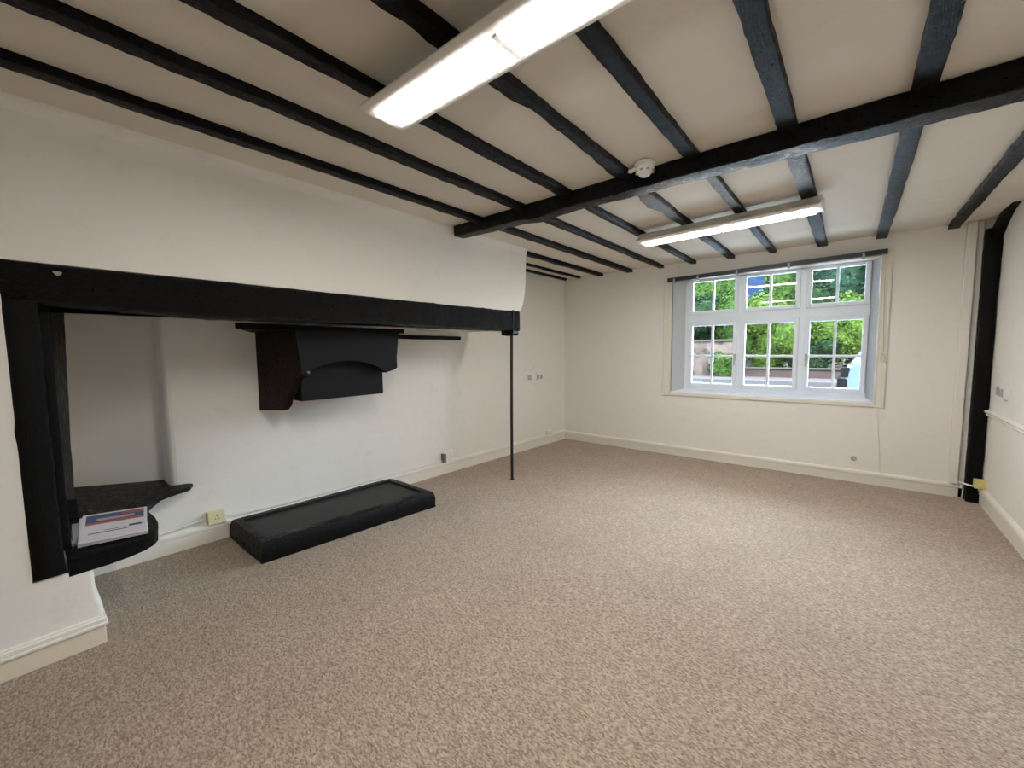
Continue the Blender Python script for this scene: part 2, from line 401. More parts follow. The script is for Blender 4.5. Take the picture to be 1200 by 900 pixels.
# ------------------------------------------------------------------ skirtings, rail, boxed pipes
SK = [(0, 0), (.022, 0), (.022, .105), (.03, .112), (.03, .135), (.024, .145), (.012, .152), (0, .155)]   # depth, height
def skirt(name, a, b, out, mats, sc=1.0, prof=SK):
    """skirting from a to b (floor points on the wall face), 'out' is the room-side direction"""
    o = Vector(out); m = MB()
    m.prism(prof, lambda p: (a[0] + o.x * p[0], a[1] + o.y * p[0], p[1] * sc), lambda p: (b[0] + o.x * p[0], b[1] + o.y * p[0], p[1] * sc))
    # lower board and upper bead differ in paint
    k = len(m.f); n = len(prof)
    for i in range(k - 2):
        h = (prof[i % n][1] + prof[(i + 1) % n][1]) / 2
        m.m[i] = 1 if h > .1 else 0
    return struct(m.build(name, mats, base=((a[0] + b[0]) / 2, (a[1] + b[1]) / 2, 0), smooth=30))
skirt('baseboard_left', (xw(.2), .2), (xw(YF), YF), (1, .0), [M['gloss_white'], M['gloss_white']])
skirt('baseboard_far', (xw(YF), YF), (.90, YF), (0, -1), [M['trim'], M['gloss_white']], .9)
skirt('baseboard_right', (XR, YB), (XR, YF - .02), (-1, 0), [M['gloss_white'], M['gloss_white']], 1.05)
m = MB()
for z0, z1, d, mi in ((0, .102, .018, 0), (.1, .118, .03, 1), (.118, .14, .026, 1), (.14, .149, .014, 1)):
    m.mat(mi).box(XB - .01, XB + d, YB, .2 + d * .8, z0, z1); m.box(-3.3, XB, .17, .2 + d * .8, z0, z1)
struct(m.build('baseboard_pier', [M['cream'], M['gloss_white']], base=(XB, -1, 0), bevel=.005))
RAIL = [(0, .838), (.012, .838), (.022, .850), (.016, .862), (.030, .872), (.034, .884), (.026, .892), (0, .896)]
m = MB().prism(RAIL, lambda p: (XR - p[0], YB, p[1]), lambda p: (XR - p[0], YF - .02, p[1]))
struct(m.build('trim_1', M['gloss_white'], base=(XR, 2, .84), smooth=30))
m = MB().box(.80, .868, YF - .05, YF, .14, ZC); m.box(.868, .915, YF - .022, YF, 0, ZC)
struct(m.build('trim_2', M['plaster'], base=(.85, YF, 0), bevel=.008))

# ------------------------------------------------------------------ ceiling timbers
joint = dict(cat='beam', kind='thing')
def joist(xL, xRt, y0, y1, seed, label, group, zb=2.618, lf=None, rf=None, wob=.006):
    cx = (xL + xRt) / 2
    def wfn(t):
        y = y0 + (y1 - y0) * t
        return ((lf(y) if lf else xL) - cx, (rf(y) if rf else xRt) - cx)
    m = hewn((cx, y0, zb), (cx, y1, zb), wfn, lambda t: (0, ZC - zb + .004), seed, wob)
    o = m.build('ceiling_joist', M['timber_y'], base=(cx, (y0 + y1) / 2, zb), smooth=50)
    tag(o, label, 'beam', group, 'thing')
YA = 2.70; YBm = 2.79       # joists stop inside the main beam
gn = 'ceiling joists on the smoke detector side of the main beam'
gf = 'ceiling joists between the main beam and the window wall'
def interp(pts):
    def f(y):
        for (a, b), (c, d) in zip(pts, pts[1:]):
            if y <= c: return b + (d - b) * max(0, min(1, (y - a) / (c - a)))
        return pts[-1][1]
    return f
near = [
 (-2.605, -2.528, 'long black ceiling joist running closest along the chimney breast, before the main beam'),
 (-2.130, -2.056, 'black ceiling joist second out from the chimney breast, before the main beam'),
 (-1.695, -1.620, 'black joist third from the chimney breast, passing above the near end of the big light'),
 None,
 (-.812, -.742, 'straight black joist next past the smoke detector, crossing above the middle of the big light'),
 (-.345, -.265, 'black joist with blue-grey sheen, second past the smoke detector away from the chimney'),
 (.155, .240, 'widest black joist before the main beam, nearest to the right wall'),
]
for i, q in enumerate(near):
    if q: joist(q[0], q[1], YB, YA + .05, 3 + i, q[2], gn)
    else:
        lf = interp([(-3, -1.235), (1.2, -1.235), (1.42, -1.24), (1.52, -1.235), (1.62, -1.205), (1.75, -1.20), (2.1, -1.222), (2.25, -1.222), (2.33, -1.238), (2.7, -1.25)])
        joist(-1.235, -1.155, YB, YA + .05, 3 + i, 'black joist with a ragged notched edge running up to the smoke detector', gn, lf=lf, wob=.008)
far = [
 (-3.69, -3.635, 3.6, 'thin black joist tight in the corner over the long wall, beyond the chimney breast', 2.63),
 (-3.435, -3.385, 3.6, 'thin black joist second from the corner, beyond the chimney breast', 2.63),
 (-3.055, -2.985, 3.6, 'black joist starting at the chimney breast corner and reaching the window wall', 2.618),
 (-2.60, -2.515, YBm, 'black joist from the chimney end of the main beam to the window wall', 2.618),
 (-2.135, -2.065, YBm, 'black joist from main beam to window wall, just clear of the slim light', 2.618),
 (-1.70, -1.635, YBm, 'black joist passing above the chimney end of the slim light', 2.618),
 None,
 (-.80, -.735, YBm, 'black joist with blue-grey sheen passing above the slim light just past its middle', 2.618),
 (-.345, -.252, YBm, 'broad black joist ending the slim light on the right, over the window', 2.618),
 (.155, .242, YBm, 'black joist from the main beam to the wall just right of the window', 2.618),
 (.672, .752, YBm, 'black joist nearest the right wall, ending by the corner post', 2.618),
]
for i, q in enumerate(far):
    if q: joist(q[0], q[1], q[2], YF + .03, 23 + i, q[3], gf, zb=q[4])
    else:
        lf = interp([(2.7, -1.262), (3.02, -1.258), (3.12, -1.285), (3.3, -1.295), (3.45, -1.262), (3.8, -1.255), (5.9, -1.25)])
        joist(-1.255, -1.175, YBm, YF + .03, 23 + i, 'black joist with a bulging ragged edge passing above the slim light', gf, lf=lf, wob=.008)

# main beam across the room
def mw(t): return (-.065 - .004 * math.sin(t * 21), .062)
mb = hewn((-2.91, 2.765, 2.553), (XR + .05, 2.765, 2.535), lambda t: (-.062, .062 + .03 * t), lambda t: (.012 * (1 - t) - .004 * math.sin(t * 9) - .018 * math.exp(-((t - .235) / .03) ** 2), .122), 61, .0055, .045, .006)
tag(mb.build('main_beam', M['timber_x'], base=(-.9, 2.765, 2.53), smooth=50), 'long black main beam crossing the whole ceiling under the joists', 'beam', None, 'thing')

# ------------------------------------------------------------------ fireplace timbers
lz = interp([(-.5, 1.752), (.15, 1.745), (.7, 1.712), (1.3, 1.716), (2.0, 1.724), (3.2, 1.722), (3.8, 1.72)])
lt = interp([(-.5, 1.93), (1., 1.933), (2.5, 1.942), (3.8, 1.953)])
Y0, Y1 = -.55, 3.735
m = hewn((-3.055, Y0, 1.72), (-3.055, Y1, 1.72), lambda t: (-.10, .10), lambda t: (lz(Y0 + (Y1 - Y0) * t) - 1.72, lt(Y0 + (Y1 - Y0) * t) - 1.72), 77, .008, .05, .014)
lin = thing('fireplace_lintel', (-3.045, 1.6, 1.72), 'long rough black timber lintel over the wide fireplace opening', 'beam', None, 'thing')
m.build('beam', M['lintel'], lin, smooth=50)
m = hewn((-3.03, 3.60, 1.66), (-3.03, 3.70, 1.66), lambda t: (-.085, .085), lambda t: (.005, .075), 78, .006, .03, .018)
m.build('end_block', M['iron'], lin, smooth=50)
m = MB().box(-2.956, -2.947, 3.60, 3.63, 1.72, 1.95); m.build('strap', M['timber_z'], lin, bevel=.002)
m = MB().prism([(.150, 1.899), (.168, 1.903), (.184, 1.897), (.178, 1.884), (.163, 1.880), (.156, 1.890)], lambda p: (-2.962, p[0], p[1]), lambda p: (-2.949, p[0], p[1])); m.build('pale_chip', M['brass'], lin)

post = thing('timber_post', (-3.02, .05, .425), 'heavy black upright post at the seat end of the fireplace opening', 'post', None, 'thing')
m = hewn((-3.034, .043, .425), (-3.034, .038, 1.755), lambda t: (-.082, .082), lambda t: (-.053, .054 + 0 * t), 81, .006, .06, .01, up=(0, 1, 0))
m.build('post', M['timber_z'], post, smooth=50)
m = hewn((-3.085, .108, .505), (-3.085, .112, 1.75), lambda t: (-.03, .03), lambda t: (-.024, .02), 82, .003, .08, .004, up=(0, 1, 0))
m.build('edge_strip', M['timber_z'], post, smooth=50)
m = hewn((-3.72, .160, .505), (-3.72, .165, 2.2), lambda t: (-.03, .03), lambda t: (-.030, .025 + .042 * t), 83, .004, .06, .004, up=(0, 1, 0))
o = m.build('jamb_board', M['timber_worn'], post, smooth=50); o['label'] = 'greyer worn board behind the post'
m = hewn((-3.69, .165, .505), (-3.69, .165, .61), lambda t: (-.05, .05), lambda t: (-.025, .030), 84, .004, .03, .006, up=(0, 1, 0))
m.build('cleat', M['timber_z'], post, smooth=50)

# seat shelf: curved plan
front = -2.955
plan = [(-4.58, .14), (-3.125, .14), (-3.12, .105), (front, .105), (front, .25)]
plan += [(-2.963, .33), (-2.985, .40), (-3.02, .445), (-3.07, .472), (-3.16, .488), (-3.27, .494), (-3.38, .489), (-3.46, .488), (-3.52, .495), (-3.58, .512), (-3.64, .548), (-3.69, .59), (-3.73, .64), (-3.765, .70), (-3.80, .785), (xw(.83) + .004, .825), (-3.93, .80), (-3.945, .745), (-3.965, .712), (-4.0, .702), (-4.195, .704)]
sh = thing('seat_shelf', (-3.6, .35, .43), 'black curved seat shelf in the fireplace alcove holding leaflets', 'shelf')
m = MB().prism(plan, lambda p: (p[0], p[1], .472), lambda p: (p[0], p[1], .5))
m.build('seat_board', M['hearth'], sh, bevel=.006)
# apron under the rounded front edge, dying away towards the wall
ap = [p for p in plan[3:17]]
m = MB(); rings = []
for i, (x, y) in enumerate(ap):
    t = i / (len(ap) - 1); drop = .07 * (1 - t) ** .8 + .005
    nx, ny = (ap[min(i + 1, len(ap) - 1)][1] - ap[max(i - 1, 0)][1]), -(ap[min(i + 1, len(ap) - 1)][0] - ap[max(i - 1, 0)][0])
    l = math.hypot(nx, ny); nx, ny = nx / l, ny / l
    rings.append([(x - nx * .004, y - ny * .004, .473), (x - nx * .004, y - ny * .004, .473 - drop), (x - nx * .035, y - ny * .035, .473 - drop), (x - nx * .035, y - ny * .035, .473)])
m.loft(rings).build('apron', M['timber_y'], sh, smooth=40)

# chimney hood
hood = thing('chimney_hood', (-3.6, 1.85, 1.1), 'black chimney hood with an arched front on side brackets, hanging below the lintel', 'hood', None, 'thing')
m = MB().hexa([(-3.30, .995, 1.672), (-3.87, 1.275, 1.672), (-3.87, 2.42, 1.672), (-3.30, 2.40, 1.672)], [(-3.30, .995, 1.712), (-3.87, 1.275, 1.712), (-3.87, 2.42, 1.712), (-3.30, 2.40, 1.712)])
m.build('top_board', M['timber_y'], hood, bevel=.006)
# arched front board
pl = [(1.392, 1.675), (1.432, 1.312), (1.445, 1.316)]
for i in range(13):
    t = i / 12; y = 1.455 + t * (2.165 - 1.455)
    pl.append((y, 1.318 + .108 * (1 - (2 * t - 1) ** 2) ** .8))
pl += [(2.18, 1.307), (2.29, 1.335), (2.335, 1.675)]
bl = [pl[0], pl[1], pl[2]] + pl[3:]
m = MB().prism(bl, lambda p: (-3.30, p[0], p[1]), lambda p: (-3.355, p[0], p[1]))
m.build('arched_front', M['hood'], hood, bevel=.004)
m = MB().box(-3.87, -3.42, 1.47, 2.225, 1.105, 1.675)
m.build('flue_box', M['hood'], hood, bevel=.006)
def bracket(y_rear, y_front, th, name):
    prof = [(-3.875, 1.675), (-3.878, 1.015), (-3.56, 1.03), (-3.505, 1.075), (-3.49, 1.12), (-3.35, 1.295), (-3.305, 1.318), (-3.305, 1.675)]
    def yy(x): return y_rear + (y_front - y_rear) * (x + 3.875) / .57
    m = MB().prism(prof, lambda p: (p[0], yy(p[0]), p[1]), lambda p: (p[0], yy(p[0]) + th, p[1]))
    o = m.build(name, M['hood_brown'], hood, bevel=.005); return o
o = bracket(1.312, 1.42, .05, 'side_bracket'); o['label'] = 'reddish brown side bracket'
MB().prism([(-3.875, 1.675), (-3.875, 1.36), (-3.305, 1.345), (-3.305, 1.675)], lambda p: (p[0], 2.26, p[1]), lambda p: (p[0], 2.31, p[1])).build('side_bracket', M['hood'], hood, bevel=.005)
m = MB().lathe([(0, 0), (.012, 0), (.012, .01), (0, .012)], (-3.302, 1.478, 1.342), 'x', 10); m.build('nail_head', M['dark_grey'], hood)

m = hewn((xw(3) + .03, 2.46, 1.66), (xw(3) + .03, 3.56, 1.655), lambda t: (-.03, .03), lambda t: (-.022, .022), 91, .003, .06, .006)
tag(m.build('bearer_beam', M['timber_y'], smooth=50), 'short black bearer timber on the back wall, to the pole side of the chimney hood', 'beam', None, 'thing')

# iron pole
pole = thing('support_pole', (-2.985, 3.62, 0), 'slim black iron pole standing on the carpet under the lintel end', 'pole', None, 'thing')
MB().tube([(-2.985, 3.605, .004), (-2.985, 3.61, .8), (-2.982, 3.622, 1.67)], .0165, 12).build('shaft', M['iron'], pole, smooth=60)
MB().lathe([(0, 0), (.026, 0), (.026, .005), (.018, .008), (0, .008)], (-2.985, 3.605, 0), 'z', 16).build('foot', M['iron'], pole)

# raised hearth
he = thing('raised_hearth', (-3.45, 1.77, 0), 'low black slab hearth with a raised rim, on the carpet below the chimney hood', 'hearth', None, 'thing')
cor = [(-3.175, 1.030), (-3.04, 2.505), (-3.765, 2.50), (-3.84, 1.03)]
def inset(c, d):
    cx = sum(p[0] for p in c) / 4; cy = sum(p[1] for p in c) / 4
    return [(x + (d if x < cx else -d), y + (d if y < cy else -d)) for x, y in c]
def ring4(c, z): return [(x, y, z) for x, y in c]
n = 22
def side(c, n=22):
    pts = []
    for i in range(4):
        a, b = c[i], c[(i + 1) % 4]; L = math.hypot(b[0] - a[0], b[1] - a[1]); k = int(L / .07)
        pts += [(a[0] + (b[0] - a[0]) * j / k, a[1] + (b[1] - a[1]) * j / k) for j in range(k)]
    return pts
def jig(pts, z, amp, s):
    return [(x + noise.noise(Vector((x * 5, y * 5, s))) * amp, y + noise.noise(Vector((x * 5, y * 5, s + 9))) * amp, z + noise.noise(Vector((x * 7, y * 7, s + 4))) * amp * (1 if z > .01 else 0)) for x, y in pts]
sp = side(cor)
def insetp(pts, d):
    cx = sum(p[0] for p in cor) / 4; cy = sum(p[1] for p in cor) / 4; out = []
    sx = (cor[0][0] - cor[3][0]); 
    for x, y in pts:
        fy = (y - cy) / (1.475 / 2); hx = .335 + .03 * fy; fx = (x - (-3.455 + .05 * fy)) / hx
        out.append((x - d * max(-1, min(1, fx)) * (1 if abs(fx) > .9 else abs(fx)), y - d * max(-1, min(1, fy)) * (1 if abs(fy) > .9 else abs(fy))))
    return out
rings = [jig(sp, 0, .004, 1), jig(sp, .03, .005, 2), jig(sp, .095, .006, 3), jig(insetp(sp, .012), .138, .006, 4), jig(insetp(sp, .02), .150, .006, 5), jig(insetp(sp, .075), .152, .004, 6), jig(insetp(sp, .09), .134, .003, 7), jig(insetp(sp, .095), .10, 0, 8)]
MB().loft(rings).build('slab_rim', M['hearth'], he, smooth=45)
ip = insetp(sp, .088)
MB().prism(ip, lambda p: (p[0], p[1], .09), lambda p: (p[0], p[1], .136)).build('hearth_plate', M['hearth_top'], he)

# corner post and curved brace by the far right corner
cp = thing('corner_post', (.965, 5.81, 0), 'black timber post in the far corner beside the window wall', 'post', None, 'thing')
m = hewn((.965, 5.805, 0.0), (.962, 5.80, 2.56), lambda t: (-.05 + .006 * math.sin(t * 12), .05), lambda t: (-.045, .05), 95, .008, .07, .01, up=(0, 1, 0))
m.build('post', M['timber_z'], cp, smooth=50)
m = hewn((.965, 5.78, 0), (.965, 5.78, .085), lambda t: (-.06, .052), lambda t: (-.05, .05), 96, .008, .03, .015, up=(0, 1, 0))
m.build('post_foot', M['timber_z'], cp, smooth=50)
pts = []
for i in range(15):
    t = i / 14
    pts.append((5.83 - .55 * t, 2.44 + .215 * math.sin(t * math.pi / 2)))
rings = []
for i, (y, z) in enumerate(pts):
    t = i / 14; th = .10 * (1 - t) + .02; 
    rings.append([(.955 + .015 * t, y, z), (1.018, y, z), (1.018, y + .02, min(z + th, ZC + .01)), (.955 + .015 * t, y + .02, min(z + th, ZC + .01))])
MB().loft(rings).build('brace', M['timber_z'], cp, smooth=50)

# ------------------------------------------------------------------ lights
def make_light():
    t = thing('ceiling_light', (0, 0, 0), 'x', 'ceiling light', 'twin-diffuser strip lights')
    sec = [(-.05, .095), (-.055, .06), (-.10, .04), (-.118, .028), (-.121, .02), (-.112, .013), (-.088, .007), (-.066, .003), (.066, .003), (.088, .007), (.112, .013), (.121, .02), (.118, .028), (.10, .04), (.055, .06), (.05, .095)]
    body = MB().prism(sec, lambda p: (-.715, p[0], p[1]), lambda p: (.715, p[0], p[1])).build('housing', M['body'], t, smooth=40)
    for x0, x1 in ((-.678, -.012), (.012, .678)):
        MB().box(x0, x1, -.062, .062, -.006, .006).build('diffuser', M['tube'], t, bevel=.003)
    MB().box(-.012, .012, -.066, .066, -.004, .006).build('divider', M['body'], t, bevel=.002)
    for s in (-1, 1):
        MB().prism([(y * .995, z) for y, z in sec], lambda p: (s * .715, p[0], p[1]), lambda p: (s * .728, p[0] * .97, p[1] * .95 + .003)).build('end_cap', M['body'], t, smooth=30)
    return t
zl = 2.524
L1 = make_light(); L1.location = (-.945, 1.14, zl)
L2 = copy_tree(L1); L2.location = (-.935, 4.0, zl); L2.rotation_euler[2] = R(-4.5)
tag(L1, 'big white strip light with two lit diffusers, hanging nearest, before the main beam')
tag(L2, 'slim-looking lit strip light beyond the main beam, in front of the window wall')

# smoke detector
sd = thing('smoke_detector', (-1.045, 2.60, 2.57), 'round white smoke detector on the ceiling against the main beam', 'smoke detector')
cz = 2.665
MB().lathe([(0, 0), (.062, 0), (.062, -.018), (0, -.018)], (-1.045, 2.595, 2.655), 'z', 24).build('base', M['plastic'], sd, smooth=40)
MB().lathe([(0, 0), (.052, 0), (.056, -.012), (.056, -.028), (.047, -.04), (.036, -.046), (.034, -.056), (.02, -.064), (0, -.065)], (-1.045, 2.595, 2.637), 'z', 24).build('sensor_head', M['plastic'], sd, smooth=40)
m = MB()
for k in range(8):
    a = k * math.pi / 4; m.box(-1.045 + .05 * math.cos(a) - .008, -1.045 + .05 * math.cos(a) + .008, 2.595 + .05 * math.sin(a) - .008, 2.595 + .05 * math.sin(a) + .008, 2.598, 2.606)
m.build('vent_slots', M['grey_plastic'], sd)
MB().tube([(-1.10, 2.60, 2.645), (-1.14, 2.61, 2.635), (-1.155, 2.605, 2.64)], .013, 10).build('cable_duct', M['plastic'], sd, smooth=50)

# ------------------------------------------------------------------ window
win = thing('window_1', (-.86, YW, .9), None, None, None, 'structure')
# outer frame, mullions, transom
fx = [-1.81, .14]; ZT = 1.905
m = MB()
def bar(x0, x1, z0, z1, y0=YW, y1=YW + .07): m.box(x0, x1, y0, y1, z0, z1)
bar(-1.815, -1.755, .925, 2.43); bar(.12, .145, .925, 2.43); bar(-1.815, .145, .92, .988, YW - .012, YW + .07); bar(-1.815, .145, 2.415, 2.46)
bar(-1.165, -1.098, .925, 2.43); bar(-.50, -.43, .925, 2.43); bar(-1.8, .14, 1.838, 1.967, YW + .001, YW + .069)
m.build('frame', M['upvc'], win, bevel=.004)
# casements: (glass x0, x1, z0, z1)
cols = [(-1.709, -1.20), (-1.062, -.542), (-.386, .088)]
for ci, (gx0, gx1) in enumerate(cols):
    for (gz0, gz1, low) in ((1.022, 1.80, True), (2.005, 2.395, False)):
        s = .048; m = MB(); y0, y1 = YW - .022, YW + .045
        m.box(gx0 - s, gx0, y0, y1, gz0 - s, gz1 + s); m.box(gx1, gx1 + s, y0, y1, gz0 - s, gz1 + s)
        m.box(gx0, gx1, y0, y1, gz0 - s, gz0); m.box(gx0, gx1, y0, y1, gz1, gz1 + s)
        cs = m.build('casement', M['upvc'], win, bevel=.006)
        g = MB(); cx = (gx0 + gx1) / 2; b = .0135
        g.box(cx - b, cx + b, YW - .008, YW + .03, gz0, gz1)
        if low: g.box(gx0, gx1, YW - .006, YW + .028, 1.392 - b, 1.392 + b)
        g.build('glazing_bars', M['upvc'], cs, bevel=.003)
        MB().box(gx0 - .005, gx1 + .005, YW + .008, YW + .013, gz0 - .005, gz1 + .005).build('glass', M['glass'], cs)
        if low and ci != 1:
            hx = gx1 + .026 if ci == 0 else gx0 - .026
            h = MB().box(hx - .012, hx + .012, YW - .034, YW - .022, 1.33, 1.42); h.box(hx - .008, hx + .008, YW - .052, YW - .034, 1.36, 1.385); h.box(hx - .008, hx + .008, YW - .056, YW - .044, 1.27, 1.385)
            h.build('handle', M['grey_plastic'], cs, bevel=.003)
m = MB().hexa([(OX0 + .002, YF + .002, .86), (OX1 - .002, YF + .002, .86), (IX1 + .01, YW + .005, .86), (IX0 - .01, YW + .005, .86)],
              [(OX0 + .002, YF + .002, .905), (OX1 - .002, YF + .002, .903), (IX1 + .01, YW + .005, .93), (IX0 - .01, YW + .005, .93)])
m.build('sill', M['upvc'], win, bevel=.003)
# painted reveal linings
m = MB().hexa([(OX0, YF, .9), (OX0 - .02, YF, .9), (IX0 - .02, YW, .9), (IX0, YW, .9)], [(OX0, YF, 2.43), (OX0 - .02, YF, 2.43), (IX0 - .02, YW, 2.43), (IX0, YW, 2.43)])
m.hexa([(OX1, YF, .9), (OX1 + .02, YF, .9), (IX1 + .02, YW, .9), (IX1, YW, .9)], [(OX1, YF, 2.43), (OX1 + .02, YF, 2.43), (IX1 + .02, YW, 2.43), (IX1, YW, 2.43)])
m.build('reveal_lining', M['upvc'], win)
m = MB(); yq = YF - .018
for x0, x1, z0, z1 in ((-2.045, -1.945, .845, 2.485), (.21, .285, .845, 2.485), (-1.945, .21, .845, .888), (-1.945, .21, 2.43, 2.485)):
    m.box(x0, x1, yq, YF + .001, z0, z1)
for x0, x1, z0, z1 in ((-2.05, -2.03, .84, 2.49), (.272, .292, .84, 2.49), (-1.958, -1.938, .88, 2.43), (.204, .222, .88, 2.43)):
    m.box(x0, x1, YF - .028, YF, z0, z1)
m.build('architrave', M['trim'], win, bevel=.004)

# blind pulled up into its rail
bl = thing('venetian_blind', (-.87, 5.80, 2.43), 'dark raised blind rail along the top of the window', 'blind')
def brail(y0, y1, dz0, dz1):
    return MB().hexa([(-1.99, y0, 2.432 + dz0), (.25, y0, 2.474 + dz0), (.25, y1, 2.474 + dz0), (-1.99, y1, 2.432 + dz0)], [(-1.99, y0, 2.432 + dz1), (.25, y0, 2.474 + dz1), (.25, y1, 2.474 + dz1), (-1.99, y1, 2.432 + dz1)])
brail(5.795, 5.83, -.022, .026).build('head_rail', M['blind'], bl, bevel=.003)
m = brail(5.798, 5.827, -.030, -.024)
m.build('stacked_slats', M['dark_grey'], bl)
for x in (-1.90, -1.60, -1.14, -.60, .06):
    z = 2.453 + .01875 * (x + .87)
    MB().box(x - .012, x + .012, 5.788, 5.85, z - .048, z + .012).build('clip', M['grey_plastic'], bl, bevel=.002)
MB().tube([(.235, 5.80, 2.47), (.243, 5.815, 2.0), (.262, 5.82, 1.45)], .003, 6).build('pull_cord', M['cord'], bl)
cl = thing('cord_cleat', (.262, 5.82, 1.39), 'small cleat with wound blind cord on the window trim', 'cleat')
MB().box(.252, .272, 5.828, 5.842, 1.34, 1.46).build('cleat', M['trim'], cl, bevel=.003)
m = MB()
for k in range(4): m.tube([(.262 + .018 * math.cos(a), 5.822 - .003 * k, 1.375 + .04 * math.sin(a)) for a in (2 * math.pi * j / 12 for j in range(13))], .0035, 6)
m.tube([(.27, 5.825, 1.345), (.30, 5.83, 1.30)], .0035, 6)
m.build('cord_loops', M['cord'], cl)
m = MB().tube([(.245, 5.852, .842), (.262, 5.853, .6), (.285, 5.853, .3), (.292, 5.853, .145)], .005, 6)
tag(m.build('wall_cable', M['plastic'], smooth=60), 'thin painted cable running from the window corner down to the skirting', 'cable')
m = MB().lathe([(0, 0), (.028, 0), (.028, .006), (.022, .01), (0, .01)], (.075, 5.86, .262), 'y', 20)
m.v = [(x, 2 * 5.86 - y, z) for x, y, z in m.v]
tag(m.build('blanking_disc', M['grey_plastic'], smooth=40), 'small round grey blanking disc low on the wall under the window', 'wall fitting')

# ------------------------------------------------------------------ sockets and switches
def plate_on_left(name, y, z, wd, ht, label, cat, mats, group=None, depth=.012, kind='socket', n=2, xoff=0):
    x = xw(y) + xoff
    t = thing(name, (x, y, z), label, cat, group)
    MB().box(x, x + depth, y - wd / 2, y + wd / 2, z - ht / 2, z + ht / 2).build('face_plate', mats[0], t, bevel=.003)
    for k in range(n):
        yy = y + (k - (n - 1) / 2) * wd / n
        if kind == 'switch':
            MB().box(x + depth, x + depth + .005, yy - wd / n * .32, yy + wd / n * .32, z - ht * .34, z + ht * .34).build('rocker', mats[1], t, bevel=.002)
        else:
            q = MB(); 
            for dy, dz, a, b in ((0, .014, .003, .006), (-.011, -.010, .005, .003), (.011, -.010, .005, .003)): q.box(x + depth - .001, x + depth + .0012, yy + dy - a, yy + dy + a, z + dz - b, z + dz + b)
            q.build('pin_holes', mats[1], t)
            MB().box(x + depth, x + depth + .004, yy - .006, yy + .006, z + ht * .26, z + ht * .42).build('rocker', mats[0], t, bevel=.001)
    return t
plate_on_left('wall_switch', 4.925, 1.085, .13, .10, 'pale wall plate with grey face high on the long wall, nearer the pole', 'switch', (M['plastic'], M['grey_plastic']), 'plates high on the long wall', kind='switch', n=1)
plate_on_left('wall_switch', 5.17, 1.085, .17, .10, 'double wall plate with grey rockers high on the long wall, nearer the far corner', 'switch', (M['plastic'], M['grey_plastic']), 'plates high on the long wall', kind='switch', n=2)
plate_on_left('wall_socket', 5.40, .165, .15, .10, 'small double socket at the skirting nearest the far corner', 'socket', (M['plastic'], M['dark_grey']), 'sockets along the long wall', depth=.035, n=2)
s = plate_on_left('wall_socket', 3.32, .21, .155, .125, 'white double socket above the skirting, between hearth and pole', 'socket', (M['plastic'], M['dark_grey']), 'sockets along the long wall', depth=.035, n=2)
MB().box(xw(3.3) + .0, xw(3.3) + .05, 3.235, 3.275, .15, .255).build('grey_side', M['dark_grey'], s, bevel=.003)
s = plate_on_left('wall_socket', .95, .198, .115, .10, 'cream surface socket box above the skirting beside the black hearth', 'socket', (M['cream_plastic'], M['dark_grey']), 'sockets along the long wall', depth=.05, n=1)
MB().box(xw(1) + .01, xw(1) + .045, .998, 1.018, .135, .185).build('side_plug', M['plastic'], s, bevel=.003)
m = MB().tube([(xw(1) + .03, 1.01, .205), (xw(1.1) + .035, 1.06, .182), (xw(1.3) + .036, 1.3, .165), (xw(2.2) + .036, 2.3, .163), (xw(3) + .03, 3.24, .17)], .006, 8)
tag(m.build('surface_cable', M['plastic'], smooth=60), 'white cable lying along the skirting top behind the black hearth', 'cable')
m = MB().tube([(xw(.3) + .03, .35, .165), (xw(.6) + .034, .6, .172), (xw(.8) + .03, .86, .20)], .006, 8)
tag(m.build('surface_cable', M['plastic'], smooth=60), 'white cable rising along the wall from below the seat shelf to the cream socket', 'cable')
# right wall plates
t = thing('wall_switch', (XR, 5.42, 1.10), 'grey edged double switch plate on the right wall above the rail', 'switch')
MB().box(XR - .012, XR, 5.35, 5.55, 1.045, 1.15).build('face_plate', M['plastic'], t, bevel=.003)
MB().box(XR - .028, XR, 5.20, 5.335, 1.045, 1.15).build('surface_box', M['plastic'], t, bevel=.003)
MB().box(XR - .018, XR - .01, 5.40, 5.50, 1.062, 1.133).build('rocker', M['grey_plastic'], t, bevel=.002)
MB().box(XR - .034, XR - .027, 5.225, 5.31, 1.065, 1.13).build('rocker', M['grey_plastic'], t, bevel=.002)
t = thing('junction_box', (XR - .03, 5.66, .20), 'small yellowed junction box on the skirting beside the corner post', 'junction box')
MB().box(XR - .075, XR, 5.63, 5.70, .165, .245).build('box', M['yellow_plastic'], t, bevel=.004)
MB().lathe([(0, 0), (.01, 0), (.01, .004), (0, .004)], (XR - .0375, 5.626, .205), 'y', 10).build('screw_cap', M['cream_plastic'], t)
m = MB().tube([(.87, 5.83, .16), (.905, 5.76, .165), (.94, 5.735, .162), (.965, 5.70, .17), (.962, 5.672, .185)], .008, 8)
tag(m.build('post_cable', M['plastic'], smooth=60), 'white cable looping round the foot of the corner post', 'cable')

